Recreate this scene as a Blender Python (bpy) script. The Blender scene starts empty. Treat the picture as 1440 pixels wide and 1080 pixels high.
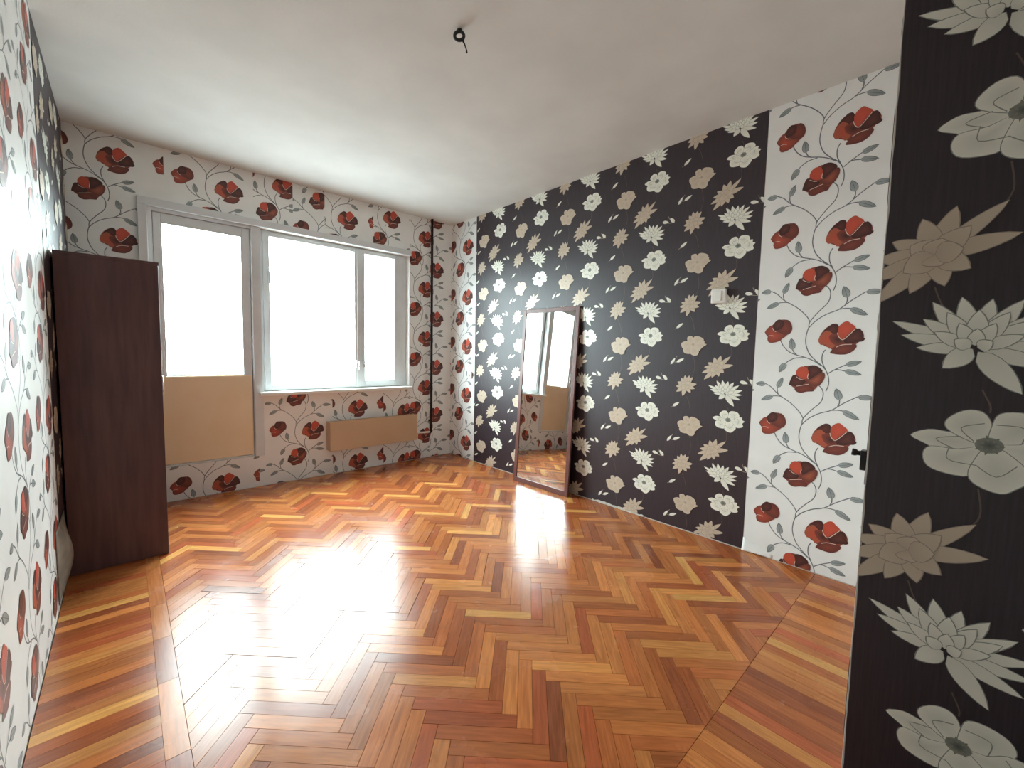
import bpy, bmesh, math, random
import numpy as np
from mathutils import Vector, Matrix

random.seed(7)
rng = np.random.default_rng(11)
SC = bpy.context.scene
COL = SC.collection

# ------------------------------------------------------------------ room sizes (metres)
XL, XR = -0.244, 2.710          # left and right wall faces
YF = 3.952                      # window wall face
YN = 0.115                      # near wall face (beside the doorway)
XE = 1.03                       # side wall of the entry passage
YB = -1.50                      # end of the passage behind the camera
H = 2.55                        # ceiling height

# ------------------------------------------------------------------ camera
cam_d = bpy.data.cameras.new('camera')
cam = bpy.data.objects.new('camera', cam_d)
COL.objects.link(cam)
SC.camera = cam
yaw, pitch, roll = 0.74731, 0.07187, 0.02055
Fv = Vector((math.sin(yaw) * math.cos(pitch), math.cos(yaw) * math.cos(pitch), -math.sin(pitch)))
Rv = Vector((math.cos(yaw), -math.sin(yaw), 0))
Uv = Rv.cross(Fv)
R2 = Rv * math.cos(roll) + Uv * math.sin(roll)
U2 = Uv * math.cos(roll) - Rv * math.sin(roll)
M = Matrix((R2, U2, -Fv)).transposed().to_4x4()
M.translation = Vector((0, 0, 1.153))
cam.matrix_world = M
cam_d.sensor_width = 36.0
cam_d.sensor_fit = 'HORIZONTAL'
cam_d.lens = 588.9 / 1440 * 36.0
cam_d.clip_start = 0.02

# ------------------------------------------------------------------ world: bright overcast sky
W = bpy.data.worlds.new('overcast_sky')
SC.world = W
W.use_nodes = True
bg = W.node_tree.nodes['Background']
bg.inputs['Strength'].default_value = 15.0
_nt = W.node_tree
_tc = _nt.nodes.new('ShaderNodeTexCoord')
_sx = _nt.nodes.new('ShaderNodeSeparateXYZ')
_mr = _nt.nodes.new('ShaderNodeMapRange')
_mr.inputs['From Min'].default_value, _mr.inputs['From Max'].default_value = -1.0, 1.0
_rp = _nt.nodes.new('ShaderNodeValToRGB')
_e = _rp.color_ramp.elements
_e[0].position, _e[0].color = 0.47, (0.25, 0.29, 0.30, 1)      # ground outside
_e[1].position, _e[1].color = 0.53, (0.835, 0.975, 1.0, 1)       # pale sky at the horizon
_z = _e.new(1.0)
_z.color = (1.17, 1.36, 1.42, 1)                               # overcast zenith
_nt.links.new(_tc.outputs['Generated'], _sx.inputs[0])
_nt.links.new(_sx.outputs['Z'], _mr.inputs['Value'])
_nt.links.new(_mr.outputs['Result'], _rp.inputs['Fac'])
_nt.links.new(_rp.outputs['Color'], bg.inputs['Color'])

# portals in the window openings (only guide the sampling of the daylight)
def portal(x0, x1, z0, z1):
    d = bpy.data.lights.new('daylight_portal', 'AREA')
    d.shape = 'RECTANGLE'
    d.size, d.size_y = x1 - x0, z1 - z0
    d.cycles.is_portal = True
    o = bpy.data.objects.new('daylight_portal', d)
    o.location = ((x0 + x1) / 2, YF + 0.16, (z0 + z1) / 2)
    o.rotation_euler = (-math.pi / 2, 0, 0)
    COL.objects.link(o)
portal(0.15, 0.80, 0.90, 2.15)
portal(0.83, 2.18, 0.78, 2.15)

SC.view_settings.view_transform = 'Standard'
SC.view_settings.look = 'None'
SC.view_settings.gamma = 1.0
SC.view_settings.use_curve_mapping = False
SC.view_settings.exposure = 0.95
SC.cycles.max_bounces = 14
SC.cycles.diffuse_bounces = 8
SC.cycles.glossy_bounces = 6
SC.cycles.transparent_max_bounces = 12
SC.cycles.sample_clamp_indirect = 12.0

# ------------------------------------------------------------------ colours and materials
def lin(c):
    out = []
    for v in c[:3]:
        v /= 255.0
        out.append(v / 12.92 if v <= 0.04045 else ((v + 0.055) / 1.055) ** 2.4)
    return tuple(out)

def mat(name, rgb=(0.8, 0.8, 0.8), rough=0.5, metal=0.0, spec=0.5, coat=0.0, coat_rough=0.1):
    m = bpy.data.materials.new(name)
    m.use_nodes = True
    b = m.node_tree.nodes['Principled BSDF']
    b.inputs['Base Color'].default_value = (*rgb, 1)
    b.inputs['Roughness'].default_value = rough
    b.inputs['Metallic'].default_value = metal
    b.inputs['Specular IOR Level'].default_value = spec
    b.inputs['Coat Weight'].default_value = coat
    b.inputs['Coat Roughness'].default_value = coat_rough
    return m, m.node_tree, b

def N(nt, kind, **kw):
    n = nt.nodes.new(kind)
    for k, v in kw.items():
        setattr(n, k, v)
    return n

def bump(nt, b, height_socket, strength, dist=0.001):
    bp = N(nt, 'ShaderNodeBump')
    bp.inputs['Strength'].default_value = strength
    bp.inputs['Distance'].default_value = dist
    nt.links.new(height_socket, bp.inputs['Height'])
    nt.links.new(bp.outputs['Normal'], b.inputs['Normal'])
    return bp

def mottled(name, c1, c2, scale, rough, spec=0.5, bump_s=0.0, bump_scale=60.0, stretch=(1, 1, 1), metal=0.0):
    m, nt, b = mat(name, c1, rough, metal, spec)
    tc = N(nt, 'ShaderNodeTexCoord')
    mp = N(nt, 'ShaderNodeMapping')
    mp.inputs['Scale'].default_value = stretch
    nt.links.new(tc.outputs['Object'], mp.inputs['Vector'])
    no = N(nt, 'ShaderNodeTexNoise')
    no.inputs['Scale'].default_value = scale
    no.inputs['Detail'].default_value = 4
    nt.links.new(mp.outputs['Vector'], no.inputs['Vector'])
    rp = N(nt, 'ShaderNodeValToRGB')
    rp.color_ramp.elements[0].position = 0.32
    rp.color_ramp.elements[1].position = 0.68
    rp.color_ramp.elements[0].color = (*c1, 1)
    rp.color_ramp.elements[1].color = (*c2, 1)
    nt.links.new(no.outputs['Fac'], rp.inputs['Fac'])
    nt.links.new(rp.outputs['Color'], b.inputs['Base Color'])
    if bump_s:
        n2 = N(nt, 'ShaderNodeTexNoise')
        n2.inputs['Scale'].default_value = bump_scale
        n2.inputs['Detail'].default_value = 5
        nt.links.new(mp.outputs['Vector'], n2.inputs['Vector'])
        bump(nt, b, n2.outputs['Fac'], bump_s, 0.002)
    return m

def print_mat(name, rough, spec, metal=0.0, bump_s=0.15):
    m, nt, b = mat(name, (1, 1, 1), rough, metal, spec)
    at = N(nt, 'ShaderNodeAttribute', attribute_name='Col')
    nt.links.new(at.outputs['Color'], b.inputs['Base Color'])
    tc = N(nt, 'ShaderNodeTexCoord')
    no = N(nt, 'ShaderNodeTexNoise')
    no.inputs['Scale'].default_value = 220
    nt.links.new(tc.outputs['Object'], no.inputs['Vector'])
    bump(nt, b, no.outputs['Fac'], bump_s, 0.001)
    return m

M_CEIL = mottled('whitewashed_ceiling', lin((212, 211, 207)), lin((222, 221, 217)), 3.0, 0.9, 0.2, 0.25, 90)
M_PLASTER = mottled('bare_plaster', lin((196, 190, 180)), lin((214, 208, 200)), 6.0, 0.9, 0.2, 0.2, 50)
M_WHITEPAPER = mottled('white_wallpaper', lin((234, 235, 233)), lin((242, 243, 241)), 5.0, 0.46, 0.5, 0.12, 160)
M_DARKPAPER = mottled('black_wallpaper', lin((32, 21, 31)), lin((50, 35, 46)), 40.0, 0.47, 0.8, 0.12, 160, stretch=(6, 6, 0.25))
M_PRINT_RED = print_mat('poppy_print', 0.42, 0.45)
M_PRINT_PEARL = print_mat('lotus_print', 0.42, 0.7, 0.12)
M_PAPERBACK = mottled('torn_paper', lin((205, 200, 190)), lin((180, 172, 160)), 30, 0.9, 0.2)
M_FLAP = mottled('loose_paper_back', lin((150, 142, 130)), lin((120, 112, 102)), 14, 0.9, 0.2)
M_PAINT = mottled('white_gloss_paint', lin((214, 218, 220)), lin((222, 226, 228)), 8, 0.35, 0.5, 0.06, 40)
M_SILL = mottled('white_sill_paint', lin((228, 226, 220)), lin((236, 234, 229)), 8, 0.3, 0.5)
M_CREAM = mottled('cream_door_paint', lin((238, 214, 176)), lin((242, 222, 188)), 4, 0.4, 0.5)
M_RAD = mottled('cream_radiator_paint', lin((196, 166, 134)), lin((202, 174, 144)), 4, 0.4, 0.5)
M_BLACK = mottled('black_enamel', lin((16, 14, 15)), lin((26, 23, 24)), 20, 0.3, 0.5)
M_PIPE = mottled('dark_painted_pipe', lin((26, 16, 20)), lin((38, 24, 28)), 20, 0.5, 0.3)
M_PLASTIC = mottled('white_plastic', lin((232, 230, 224)), lin((238, 236, 231)), 10, 0.3, 0.5)
M_CHROME = mat('bright_metal', (0.8, 0.8, 0.8), 0.25, 1.0)[0]
M_MAROON = mottled('dark_cabinet_laminate', lin((78, 52, 54)), lin((98, 68, 66)), 9, 0.42, 0.45, stretch=(4, 4, 0.4))
M_MAHOG = mottled('mahogany_frame', lin((98, 60, 56)), lin((118, 78, 72)), 12, 0.38, 0.5, stretch=(8, 8, 0.6))
M_MIRROR = mat('mirror_silver', (0.82, 0.84, 0.82), 0.015, 1.0)[0]
M_SUB = mottled('dark_subfloor', lin((30, 18, 12)), lin((44, 26, 16)), 10, 0.9, 0.1)

def glass_mat():
    m = bpy.data.materials.new('window_glass')
    m.use_nodes = True
    nt = m.node_tree
    nt.nodes.clear()
    out = N(nt, 'ShaderNodeOutputMaterial')
    tr = N(nt, 'ShaderNodeBsdfTransparent')
    tr.inputs['Color'].default_value = (0.96, 0.98, 0.97, 1)
    gl = N(nt, 'ShaderNodeBsdfGlossy')
    gl.inputs['Roughness'].default_value = 0.02
    fr = N(nt, 'ShaderNodeFresnel')
    fr.inputs['IOR'].default_value = 1.45
    mx = N(nt, 'ShaderNodeMixShader')
    ge = N(nt, 'ShaderNodeNewGeometry')                       # reflection at the outer face of the pane only
    sub = N(nt, 'ShaderNodeMath', operation='SUBTRACT')
    sub.inputs[0].default_value = 1.0
    nt.links.new(ge.outputs['Backfacing'], sub.inputs[1])
    mu = N(nt, 'ShaderNodeMath', operation='MULTIPLY')
    nt.links.new(fr.outputs['Fac'], mu.inputs[0])
    nt.links.new(sub.outputs[0], mu.inputs[1])
    nt.links.new(mu.outputs[0], mx.inputs['Fac'])
    nt.links.new(tr.outputs[0], mx.inputs[1])
    nt.links.new(gl.outputs[0], mx.inputs[2])
    nt.links.new(mx.outputs[0], out.inputs['Surface'])
    return m
M_GLASS = glass_mat()

# ------------------------------------------------------------------ object helpers
def tag(o, label=None, cat=None, group=None, kind=None):
    if label: o['label'] = label
    if cat: o['category'] = cat
    if group: o['group'] = group
    if kind: o['kind'] = kind
    return o

def link(name, me, m, parent=None):
    o = bpy.data.objects.new(name, me)
    if m is not None and not me.materials:
        for mm in (m if isinstance(m, (list, tuple)) else [m]):
            me.materials.append(mm)
    COL.objects.link(o)
    if parent is not None:
        o.parent = parent
    return o

def empty(name, loc=(0, 0, 0)):
    o = bpy.data.objects.new(name, None)
    o.location = loc
    o.empty_display_size = 0.1
    COL.objects.link(o)
    return o

def bm_box(bm, x0, x1, y0, y1, z0, z1, bev=0.0):
    vs = [bm.verts.new(p) for p in ((x0, y0, z0), (x1, y0, z0), (x1, y1, z0), (x0, y1, z0),
                                    (x0, y0, z1), (x1, y0, z1), (x1, y1, z1), (x0, y1, z1))]
    fs = [bm.faces.new([vs[i] for i in f]) for f in
          ((3, 2, 1, 0), (4, 5, 6, 7), (0, 1, 5, 4), (1, 2, 6, 5), (2, 3, 7, 6), (3, 0, 4, 7))]
    if bev:
        es = list({e for f in fs for e in f.edges})
        bmesh.ops.bevel(bm, geom=es, offset=bev, segments=2, profile=0.6, affect='EDGES')

def mesh_from(bm, name, smooth=False):
    me = bpy.data.meshes.new(name)
    bmesh.ops.recalc_face_normals(bm, faces=bm.faces)
    bm.to_mesh(me)
    bm.free()
    if smooth:
        for p in me.polygons:
            p.use_smooth = True
    return me

def boxes(name, lst, m, parent=None, bev=0.0):
    bm = bmesh.new()
    for b in lst:
        bm_box(bm, *b, bev=bev)
    return link(name, mesh_from(bm, name), m, parent)

def tube(name, pts, r, m, parent=None, seg=12, closed=False, cap=True):
    """round tube along a polyline; r may be a list of radii"""
    pts = [Vector(p) for p in pts]
    n = len(pts)
    rr = r if isinstance(r, (list, tuple)) else [r] * n
    bm = bmesh.new()
    rings = []
    prev = None
    for i, p in enumerate(pts):
        a = pts[(i - 1) % n] if (closed or i > 0) else p
        b = pts[(i + 1) % n] if (closed or i < n - 1) else p
        t = (b - a).normalized()
        if prev is None:
            up = Vector((0, 0, 1)) if abs(t.z) < 0.9 else Vector((1, 0, 0))
            s = t.cross(up).normalized()
        else:
            s = (prev - t * prev.dot(t)).normalized()
        prev = s
        q = t.cross(s)
        rings.append([bm.verts.new(p + (s * math.cos(k * 2 * math.pi / seg) + q * math.sin(k * 2 * math.pi / seg)) * rr[i]) for k in range(seg)])
    for i in range(n if closed else n - 1):
        A, B = rings[i], rings[(i + 1) % n]
        for k in range(seg):
            bm.faces.new((A[k], A[(k + 1) % seg], B[(k + 1) % seg], B[k]))
    if cap and not closed:
        bm.faces.new(rings[0][::-1])
        bm.faces.new(rings[-1])
    return link(name, mesh_from(bm, name, True), m, parent)

# ------------------------------------------------------------------ printed wallpaper: flat figures as triangles
def catmull(pts, closed, sub):
    P = [np.array(p, float) for p in pts]
    n = len(P)
    out = []
    for i in range(n if closed else n - 1):
        p0 = P[(i - 1) % n] if (closed or i > 0) else P[i]
        p1, p2 = P[i], P[(i + 1) % n]
        p3 = P[(i + 2) % n] if (closed or i < n - 2) else p2
        for s in range(sub):
            t = s / sub
            out.append(0.5 * ((2 * p1) + (-p0 + p2) * t + (2 * p0 - 5 * p1 + 4 * p2 - p3) * t * t + (-p0 + 3 * p1 - 3 * p2 + p3) * t ** 3))
    if not closed:
        out.append(P[-1])
    return np.array(out)

class Tile:
    """one repeat of a printed pattern: triangles (2D), corner colours, print order"""
    def __init__(self):
        self.t, self.c, self.z, self.k = [], [], [], 0
    def fan(self, rim, rim_col, cen_col, cen=None):
        rim = np.asarray(rim, float)
        cen = rim.mean(0) if cen is None else np.asarray(cen, float)
        self.k += 1
        n = len(rim)
        rc = np.asarray(rim_col, float)
        rc = np.tile(rc, (n, 1)) if rc.ndim == 1 else rc
        for i in range(n):
            j = (i + 1) % n
            self.t.append((cen, rim[i], rim[j]))
            self.c.append((cen_col, rc[i], rc[j]))
            self.z.append(self.k)
    def shape(self, pts, rim_col, cen_col, outline=None, ow=0.0014, sub=3, cen=None):
        rim = catmull(pts, True, sub)
        if outline is not None:
            c = rim.mean(0)
            d = rim - c
            ln = np.linalg.norm(d, axis=1, keepdims=True)
            self.fan(c + d * (1 + ow / np.maximum(ln, 1e-4)), outline, outline)
        self.fan(rim, rim_col, cen_col, cen)
    def petal(self, base, tip, w, base_col, tip_col, outline=None, ow=0.0012, n=7, bluntness=0.75, vein=None):
        base, tip = np.array(base, float), np.array(tip, float)
        d = tip - base
        L = np.linalg.norm(d)
        d /= L
        s = np.array((-d[1], d[0]))
        def ring(grow):
            l, r, cl, cr = [], [], [], []
            for i in range(n + 1):
                t = i / n
                ww = (math.sin(math.pi * t ** bluntness) ** 0.8) * w * 0.5 + grow * (1 if 0 < i < n else 0.3)
                p = base - d * grow * 0.5 + d * (L + grow * 2.0) * t
                col = np.array(base_col) * (1 - t) + np.array(tip_col) * t
                l.append(p + s * ww); cl.append(col)
                if 0 < i < n:
                    r.append(p - s * ww); cr.append(col)
            return np.array(l + r[::-1]), np.array(cl + cr[::-1])
        if outline is not None:
            rim, _ = ring(ow)
            self.fan(rim, outline, outline)
        rim, col = ring(0)
        self.fan(rim, col, np.array(base_col) * 0.45 + np.array(tip_col) * 0.55, base + d * L * 0.5)
        if vein is not None:
            self.stroke([base + d * L * 0.1, base + d * L * 0.55, base + d * L * 0.9], ow * 0.9, vein, sub=2)
    def stroke(self, pts, w, col, sub=5):
        c = catmull(pts, False, sub)
        self.k += 1
        n = len(c)
        L, R = [], []
        for i in range(n):
            a, b = c[max(i - 1, 0)], c[min(i + 1, n - 1)]
            d = (b - a) / max(np.linalg.norm(b - a), 1e-9)
            s = np.array((-d[1], d[0])) * w * 0.5
            L.append(c[i] + s); R.append(c[i] - s)
        for i in range(n - 1):
            for tri in ((L[i], R[i], R[i + 1]), (L[i], R[i + 1], L[i + 1])):
                self.t.append(tri); self.c.append((col, col, col)); self.z.append(self.k)
    def done(self):
        self.T = np.array(self.t, float)
        self.C = np.array(self.c, float)
        self.Z = np.array(self.z, float)
        self.lo, self.hi = self.T.reshape(-1, 2).min(0), self.T.reshape(-1, 2).max(0)
        return self

# ---- red poppy vine on white ground
def poppy_tile():
    T = Tile()
    def q(u, v):
        return ((u - 722 + 0.077 * (v - 268)) * 0.000585, -(v - 268) * 0.000652)
    Q = lambda *p: [q(*x) for x in p]
    stem, leaf, leafd = lin((108, 112, 118)), lin((160, 168, 168)), lin((86, 94, 98))
    sw = 0.0046
    for s in (((128, 660), (180, 690), (235, 745), (340, 815), (410, 885), (437, 935)),
              ((488, 180), (470, 240), (465, 310), (490, 390), (540, 450), (600, 505), (630, 570), (632, 640), (612, 695)),
              ((548, 640), (585, 680), (592, 730), (570, 790), (500, 860), (437, 935), (428, 985)),
              ((427, 985), (480, 930), (560, 880), (650, 845), (740, 780), (835, 722)),
              ((650, 845), (690, 840), (730, 842)), ((695, 810), (708, 785), (710, 755)),
              ((262, 280), (285, 330), (330, 378), (390, 405), (460, 425), (520, 450), (580, 490)),
              ((392, 404), (372, 385), (360, 360)), ((445, 427), (380, 432), (330, 455), (300, 478)),
              ((612, 360), (590, 400), (588, 460), (610, 515)), ((632, 550), (680, 518), (755, 478)),
              ((670, 522), (705, 518), (748, 526)), ((236, 746), (229, 715), (230, 690)), ((262, 765), (225, 762), (190, 765))):
        T.stroke(Q(*s), sw, stem)
    for b, t, w in (((128, 662), (48, 666), .024), ((230, 690), (276, 603), .024), ((192, 764), (90, 806), .024),
                    ((360, 362), (352, 268), .028), ((302, 474), (248, 552), .028), ((755, 480), (862, 450), .024),
                    ((746, 524), (860, 550), .024), ((835, 724), (950, 726), .024), ((728, 842), (842, 898), .026), ((711, 757), (688, 670), .030)):
        T.petal(q(*b), q(*t), w, leaf, tuple(c * 0.75 for c in leaf), leafd, 0.0018, vein=leafd)
    dk, dk2 = lin((66, 40, 40)), lin((104, 56, 50))
    br, red, org = lin((134, 68, 56)), lin((190, 82, 62)), lin((170, 92, 68))
    cream = lin((226, 200, 186))
    # large flower
    T.shape(Q((565, 275), (600, 205), (660, 160), (712, 175), (765, 140), (825, 190), (870, 215), (880, 270), (830, 315), (815, 360), (760, 392), (690, 385), (650, 350), (600, 325)), br, br)
    T.shape(Q((605, 205), (640, 175), (665, 155), (700, 158), (712, 200), (700, 240), (660, 235), (620, 225)), dk, dk2)
    T.shape(Q((565, 270), (590, 235), (625, 205), (660, 225), (690, 262), (695, 300), (670, 340), (640, 352), (615, 320), (580, 322), (562, 295)), org, red)
    T.shape(Q((640, 250), (690, 230), (745, 250), (770, 290), (740, 325), (690, 325), (655, 300)), br, dk)
    T.shape(Q((745, 270), (780, 230), (810, 215), (850, 195), (875, 230), (872, 258), (888, 275), (870, 295), (835, 300), (790, 312), (750, 305)), dk, dk2)
    T.shape(Q((645, 385), (660, 360), (690, 335), (730, 320), (780, 315), (830, 322), (828, 345), (800, 375), (760, 395), (710, 398), (665, 392)), dk2, br)
    T.shape(Q((705, 195), (730, 155), (770, 137), (800, 160), (828, 185), (800, 215), (770, 245), (735, 275), (712, 255)), red, lin((206, 84, 66)))
    for s in (((700, 225), (712, 262), (740, 280), (790, 235), (825, 197)), ((690, 340), (735, 321), (800, 317))):
        T.stroke(Q(*s), 0.0032, cream)
    # small flower
    T.shape(Q((135, 212), (195, 150), (250, 110), (320, 112), (352, 180), (320, 235), (265, 275), (190, 298), (158, 255)), br, br)
    T.shape(Q((285, 120), (320, 108), (350, 135), (360, 185), (340, 225), (300, 235), (255, 215), (240, 195), (270, 160)), dk2, br)
    T.shape(Q((128, 212), (165, 165), (195, 155), (215, 200), (250, 215), (290, 235), (265, 280), (215, 300), (165, 300), (150, 270), (155, 235)), br, red)
    T.shape(Q((200, 155), (225, 118), (255, 103), (290, 120), (285, 165), (250, 190), (215, 195)), dk, dk2)
    for s in (((196, 175), (206, 195), (225, 208)), ((160, 242), (190, 240), (210, 248))):
        T.stroke(Q(*s), 0.0028, cream)
    # middle flower
    T.shape(Q((335, 645), (390, 560), (435, 505), (500, 495), (580, 535), (600, 575), (560, 645), (515, 695), (440, 710), (380, 690)), br, br)
    T.shape(Q((372, 690), (400, 665), (460, 648), (520, 670), (522, 700), (470, 708), (420, 722), (385, 712)), dk2, br)
    T.shape(Q((480, 510), (500, 490), (545, 492), (590, 530), (560, 560), (500, 600), (480, 595)), dk, dk2)
    T.shape(Q((500, 600), (560, 555), (600, 545), (605, 585), (575, 640), (535, 660), (480, 645), (460, 620)), dk2, org)
    T.shape(Q((328, 655), (345, 605), (370, 572), (420, 600), (460, 620), (440, 650), (380, 668), (340, 662)), dk, dk2)
    T.shape(Q((385, 560), (405, 515), (440, 500), (475, 515), (485, 560), (470, 600), (425, 600)), red, lin((204, 84, 60)))
    for s in (((385, 588), (415, 606), (442, 612)), ((482, 560), (476, 585), (480, 602)), ((385, 668), (430, 658), (485, 645))):
        T.stroke(Q(*s), 0.003, cream)
    return T.done()

# ---- white and beige lotus on black ground
def lotus_tile():
    T = Tile()
    def q(u, v):
        return ((u - 925 + 0.048 * (v - 95)) * 0.00064, -(v - 95) * 0.000615)
    Q = lambda *p: [q(*x) for x in p]
    wh, wh2, wo = lin((247, 247, 234)), lin((226, 227, 214)), lin((150, 154, 146))
    be, be2, bo = lin((212, 197, 177)), lin((196, 180, 160)), lin((162, 147, 130))
    faint = lin((104, 90, 80))
    # faint upright stems
    for s in (((548, 312), (562, 400), (556, 470), (528, 545)), ((470, 735), (500, 800), (518, 895)),
              ((908, 215), (912, 290), (880, 345)), ((780, 520), (800, 580), (845, 620)), ((870, 800), (884, 840), (884, 860))):
        T.stroke(Q(*s), 0.0022, faint)
    # small buds
    def bud(p, t, r):
        T.petal(q(*p), q(*t), r, wh2, wh, wo, 0.0008)
    for st in (((310, 880), (350, 860), (400, 815)),):
        T.stroke(Q(*st), 0.0022, be2)
    bud((330, 868), (402, 818), 0.018)
    T.stroke(Q((305, 410), (335, 375), (378, 322)), 0.002, be2)
    T.stroke(Q((335, 378), (380, 385), (450, 345)), 0.002, be2)
    bud((308, 410), (358, 340), 0.017); bud((372, 385), (452, 345), 0.018)
    T.stroke(Q((138, 560), (200, 582), (262, 588)), 0.002, be2)
    T.stroke(Q((205, 510), (218, 545), (262, 588)), 0.002, be2)
    bud((138, 558), (206, 572), 0.02); bud((268, 586), (222, 530), 0.022)
    # white six-petalled flower
    W6 = [Q((925, 95), (880, 120), (830, 125), (815, 112), (780, 90), (815, 68), (850, 70), (890, 75)),
          Q((925, 95), (885, 85), (850, 60), (850, 35), (880, 8), (912, 8), (928, 40)),
          Q((925, 95), (930, 40), (942, 10), (975, 3), (1012, 15), (1025, 45), (1005, 75), (970, 90)),
          Q((925, 95), (975, 85), (1010, 60), (1050, 58), (1047, 80), (1070, 92), (1050, 115), (1057, 140), (1040, 155), (1000, 160), (965, 125)),
          Q((925, 95), (900, 140), (892, 182), (850, 185), (815, 172), (805, 140), (820, 115), (870, 115)),
          Q((925, 95), (965, 120), (995, 165), (970, 200), (945, 218), (905, 205), (890, 180), (900, 140))]
    c0 = np.array(q(925, 95))
    for P in W6:
        T.shape(P, wh, wh2, wo, 0.0013)
    for P in W6:                                   # folded inner edges of the petals
        A = np.array(P)
        B = c0 + (A - c0) * 0.66
        k = len(B) // 2
        T.stroke([B[max(1, k - 2)], B[k], B[min(len(B) - 1, k + 2)]], 0.0014, wo, sub=4)
    T.shape([c0 + np.array((math.cos(a) * 0.016, math.sin(a) * 0.013)) for a in np.linspace(0, 6.28, 9)[:-1]], wo, lin((88, 94, 90)))
    for k in range(7):
        a = k * 0.9
        T.petal(c0 + np.array((math.cos(a), math.sin(a))) * 0.006, c0 + np.array((math.cos(a), math.sin(a))) * 0.017, 0.004, lin((150, 152, 136)), lin((128, 130, 118)))
    # white lotus
    c = np.array((-0.033 + 0.006, 0.170)); R = 0.095
    def lotus(c, R, pets, a, b, o, base=(0.0, -0.12)):
        for tx, ty, w, f in pets:
            bs = np.array(base) + np.array((tx, ty)) * f
            T.petal(c + bs * R, c + np.array((tx, ty)) * R, w * R, b, a, o, 0.0011)
    lotus(c, R, [(-.56, .70, .25, .1), (-.20, .76, .28, .1), (.16, .70, .27, .1), (.50, .66, .27, .1), (.82, .48, .24, .1),
                 (-1.08, .38, .21, .1), (1.04, .18, .22, .1), (-.94, .12, .22, .1), (1.02, -.12, .22, .1), (-.72, -.12, .2, .1),
                 (.94, -.44, .23, .1), (.58, -.88, .30, .08), (-.36, -.48, .30, .05),
                 (-.66, .40, .22, .2), (.66, .32, .22, .2), (-.36, .50, .24, .2), (.36, .46, .24, .2), (.02, .52, .26, .2),
                 (-.50, .16, .2, .2), (.54, .08, .2, .2), (-.2, .30, .2, .25), (.22, .28, .2, .25), (.02, .20, .2, .2), (-.24, .02, .2, .2), (.2, -.02, .2, .2)],
          wh, wh2, wo)
    # beige lotus seen from the side
    s = 0.00064
    c = np.array(q(780, 430))
    lotus(c, s, [(120, 112, 36, .05), (146, 30, 42, .05), (32, 118, 46, .05), (-30, 98, 48, .05), (-88, 48, 46, .05), (-122, 2, 44, .05), (-142, -56, 40, .05),
                 (-118, -122, 44, .05), (-44, -98, 46, .05), (22, -84, 46, .05), (66, -44, 50, .05), (60, 62, 54, .0), (-50, 30, 60, .0), (-60, -40, 60, .0), (10, 40, 60, 0.), (10, -30, 60, 0.), (50, 8, 56, 0.)],
          be, be2, bo, base=(0, 0))
    # beige lotus seen from the front
    c = np.array(q(470, 632))
    lotus(c, s, [(112, 22, 44, .05), (72, 90, 40, .05), (36, 104, 42, .05), (-10, 104, 42, .05), (-50, 74, 44, .05), (-86, 32, 44, .05), (-100, -14, 42, .05),
                 (-94, -70, 44, .05), (-26, -110, 46, .05), (56, -70, 44, .05), (96, -26, 40, .05), (40, 40, 50, 0.), (-40, 30, 50, 0.), (-36, -36, 52, 0.), (34, -26, 50, 0.), (4, 8, 40, 0.)],
          be, be2, bo, base=(0, 0))
    # beige six-petalled flower
    c0 = np.array(q(548, 195))
    for P in (Q((548, 195), (500, 215), (445, 240), (425, 185), (470, 160), (505, 170)), Q((548, 195), (500, 172), (488, 140), (495, 115), (530, 108), (547, 130)),
              Q((548, 195), (550, 132), (575, 108), (625, 120), (655, 150), (610, 185)), Q((548, 195), (610, 180), (660, 158), (660, 185), (682, 195), (640, 225), (605, 262), (575, 230)),
              Q((548, 195), (510, 235), (520, 290), (460, 285), (445, 242), (490, 210)), Q((548, 195), (580, 225), (605, 262), (595, 300), (560, 312), (520, 290), (512, 240))):
        T.shape(P, be, be2, bo, 0.001)
    T.shape([c0 + np.array((math.cos(a) * 0.010, math.sin(a) * 0.009)) for a in np.linspace(0, 6.28, 8)[:-1]], be2, bo)
    return T.done()

POPPY, LOTUS = poppy_tile(), lotus_tile()
PITCH_POPPY, PITCH_LOTUS = (0.540, 0.5235), (0.543, 0.5235)

def clip_tri(P, C, rect):
    a0, a1, b0, b1 = rect
    poly = [(P[i], C[i]) for i in range(3)]
    for ax, val, keep_gt in ((0, a0, True), (0, a1, False), (1, b0, True), (1, b1, False)):
        out = []
        for i in range(len(poly)):
            (p, cp), (r, cr) = poly[i], poly[(i + 1) % len(poly)]
            ip = p[ax] >= val if keep_gt else p[ax] <= val
            ir = r[ax] >= val if keep_gt else r[ax] <= val
            if ip: out.append((p, cp))
            if ip != ir:
                t = (val - p[ax]) / (r[ax] - p[ax])
                out.append((p + (r - p) * t, cp + (cr - cp) * t))
        poly = out
        if len(poly) < 3:
            return []
    return [(np.array([poly[0][0], poly[i][0], poly[i + 1][0]]), np.array([poly[0][1], poly[i][1], poly[i + 1][1]])) for i in range(1, len(poly) - 1)]

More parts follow.
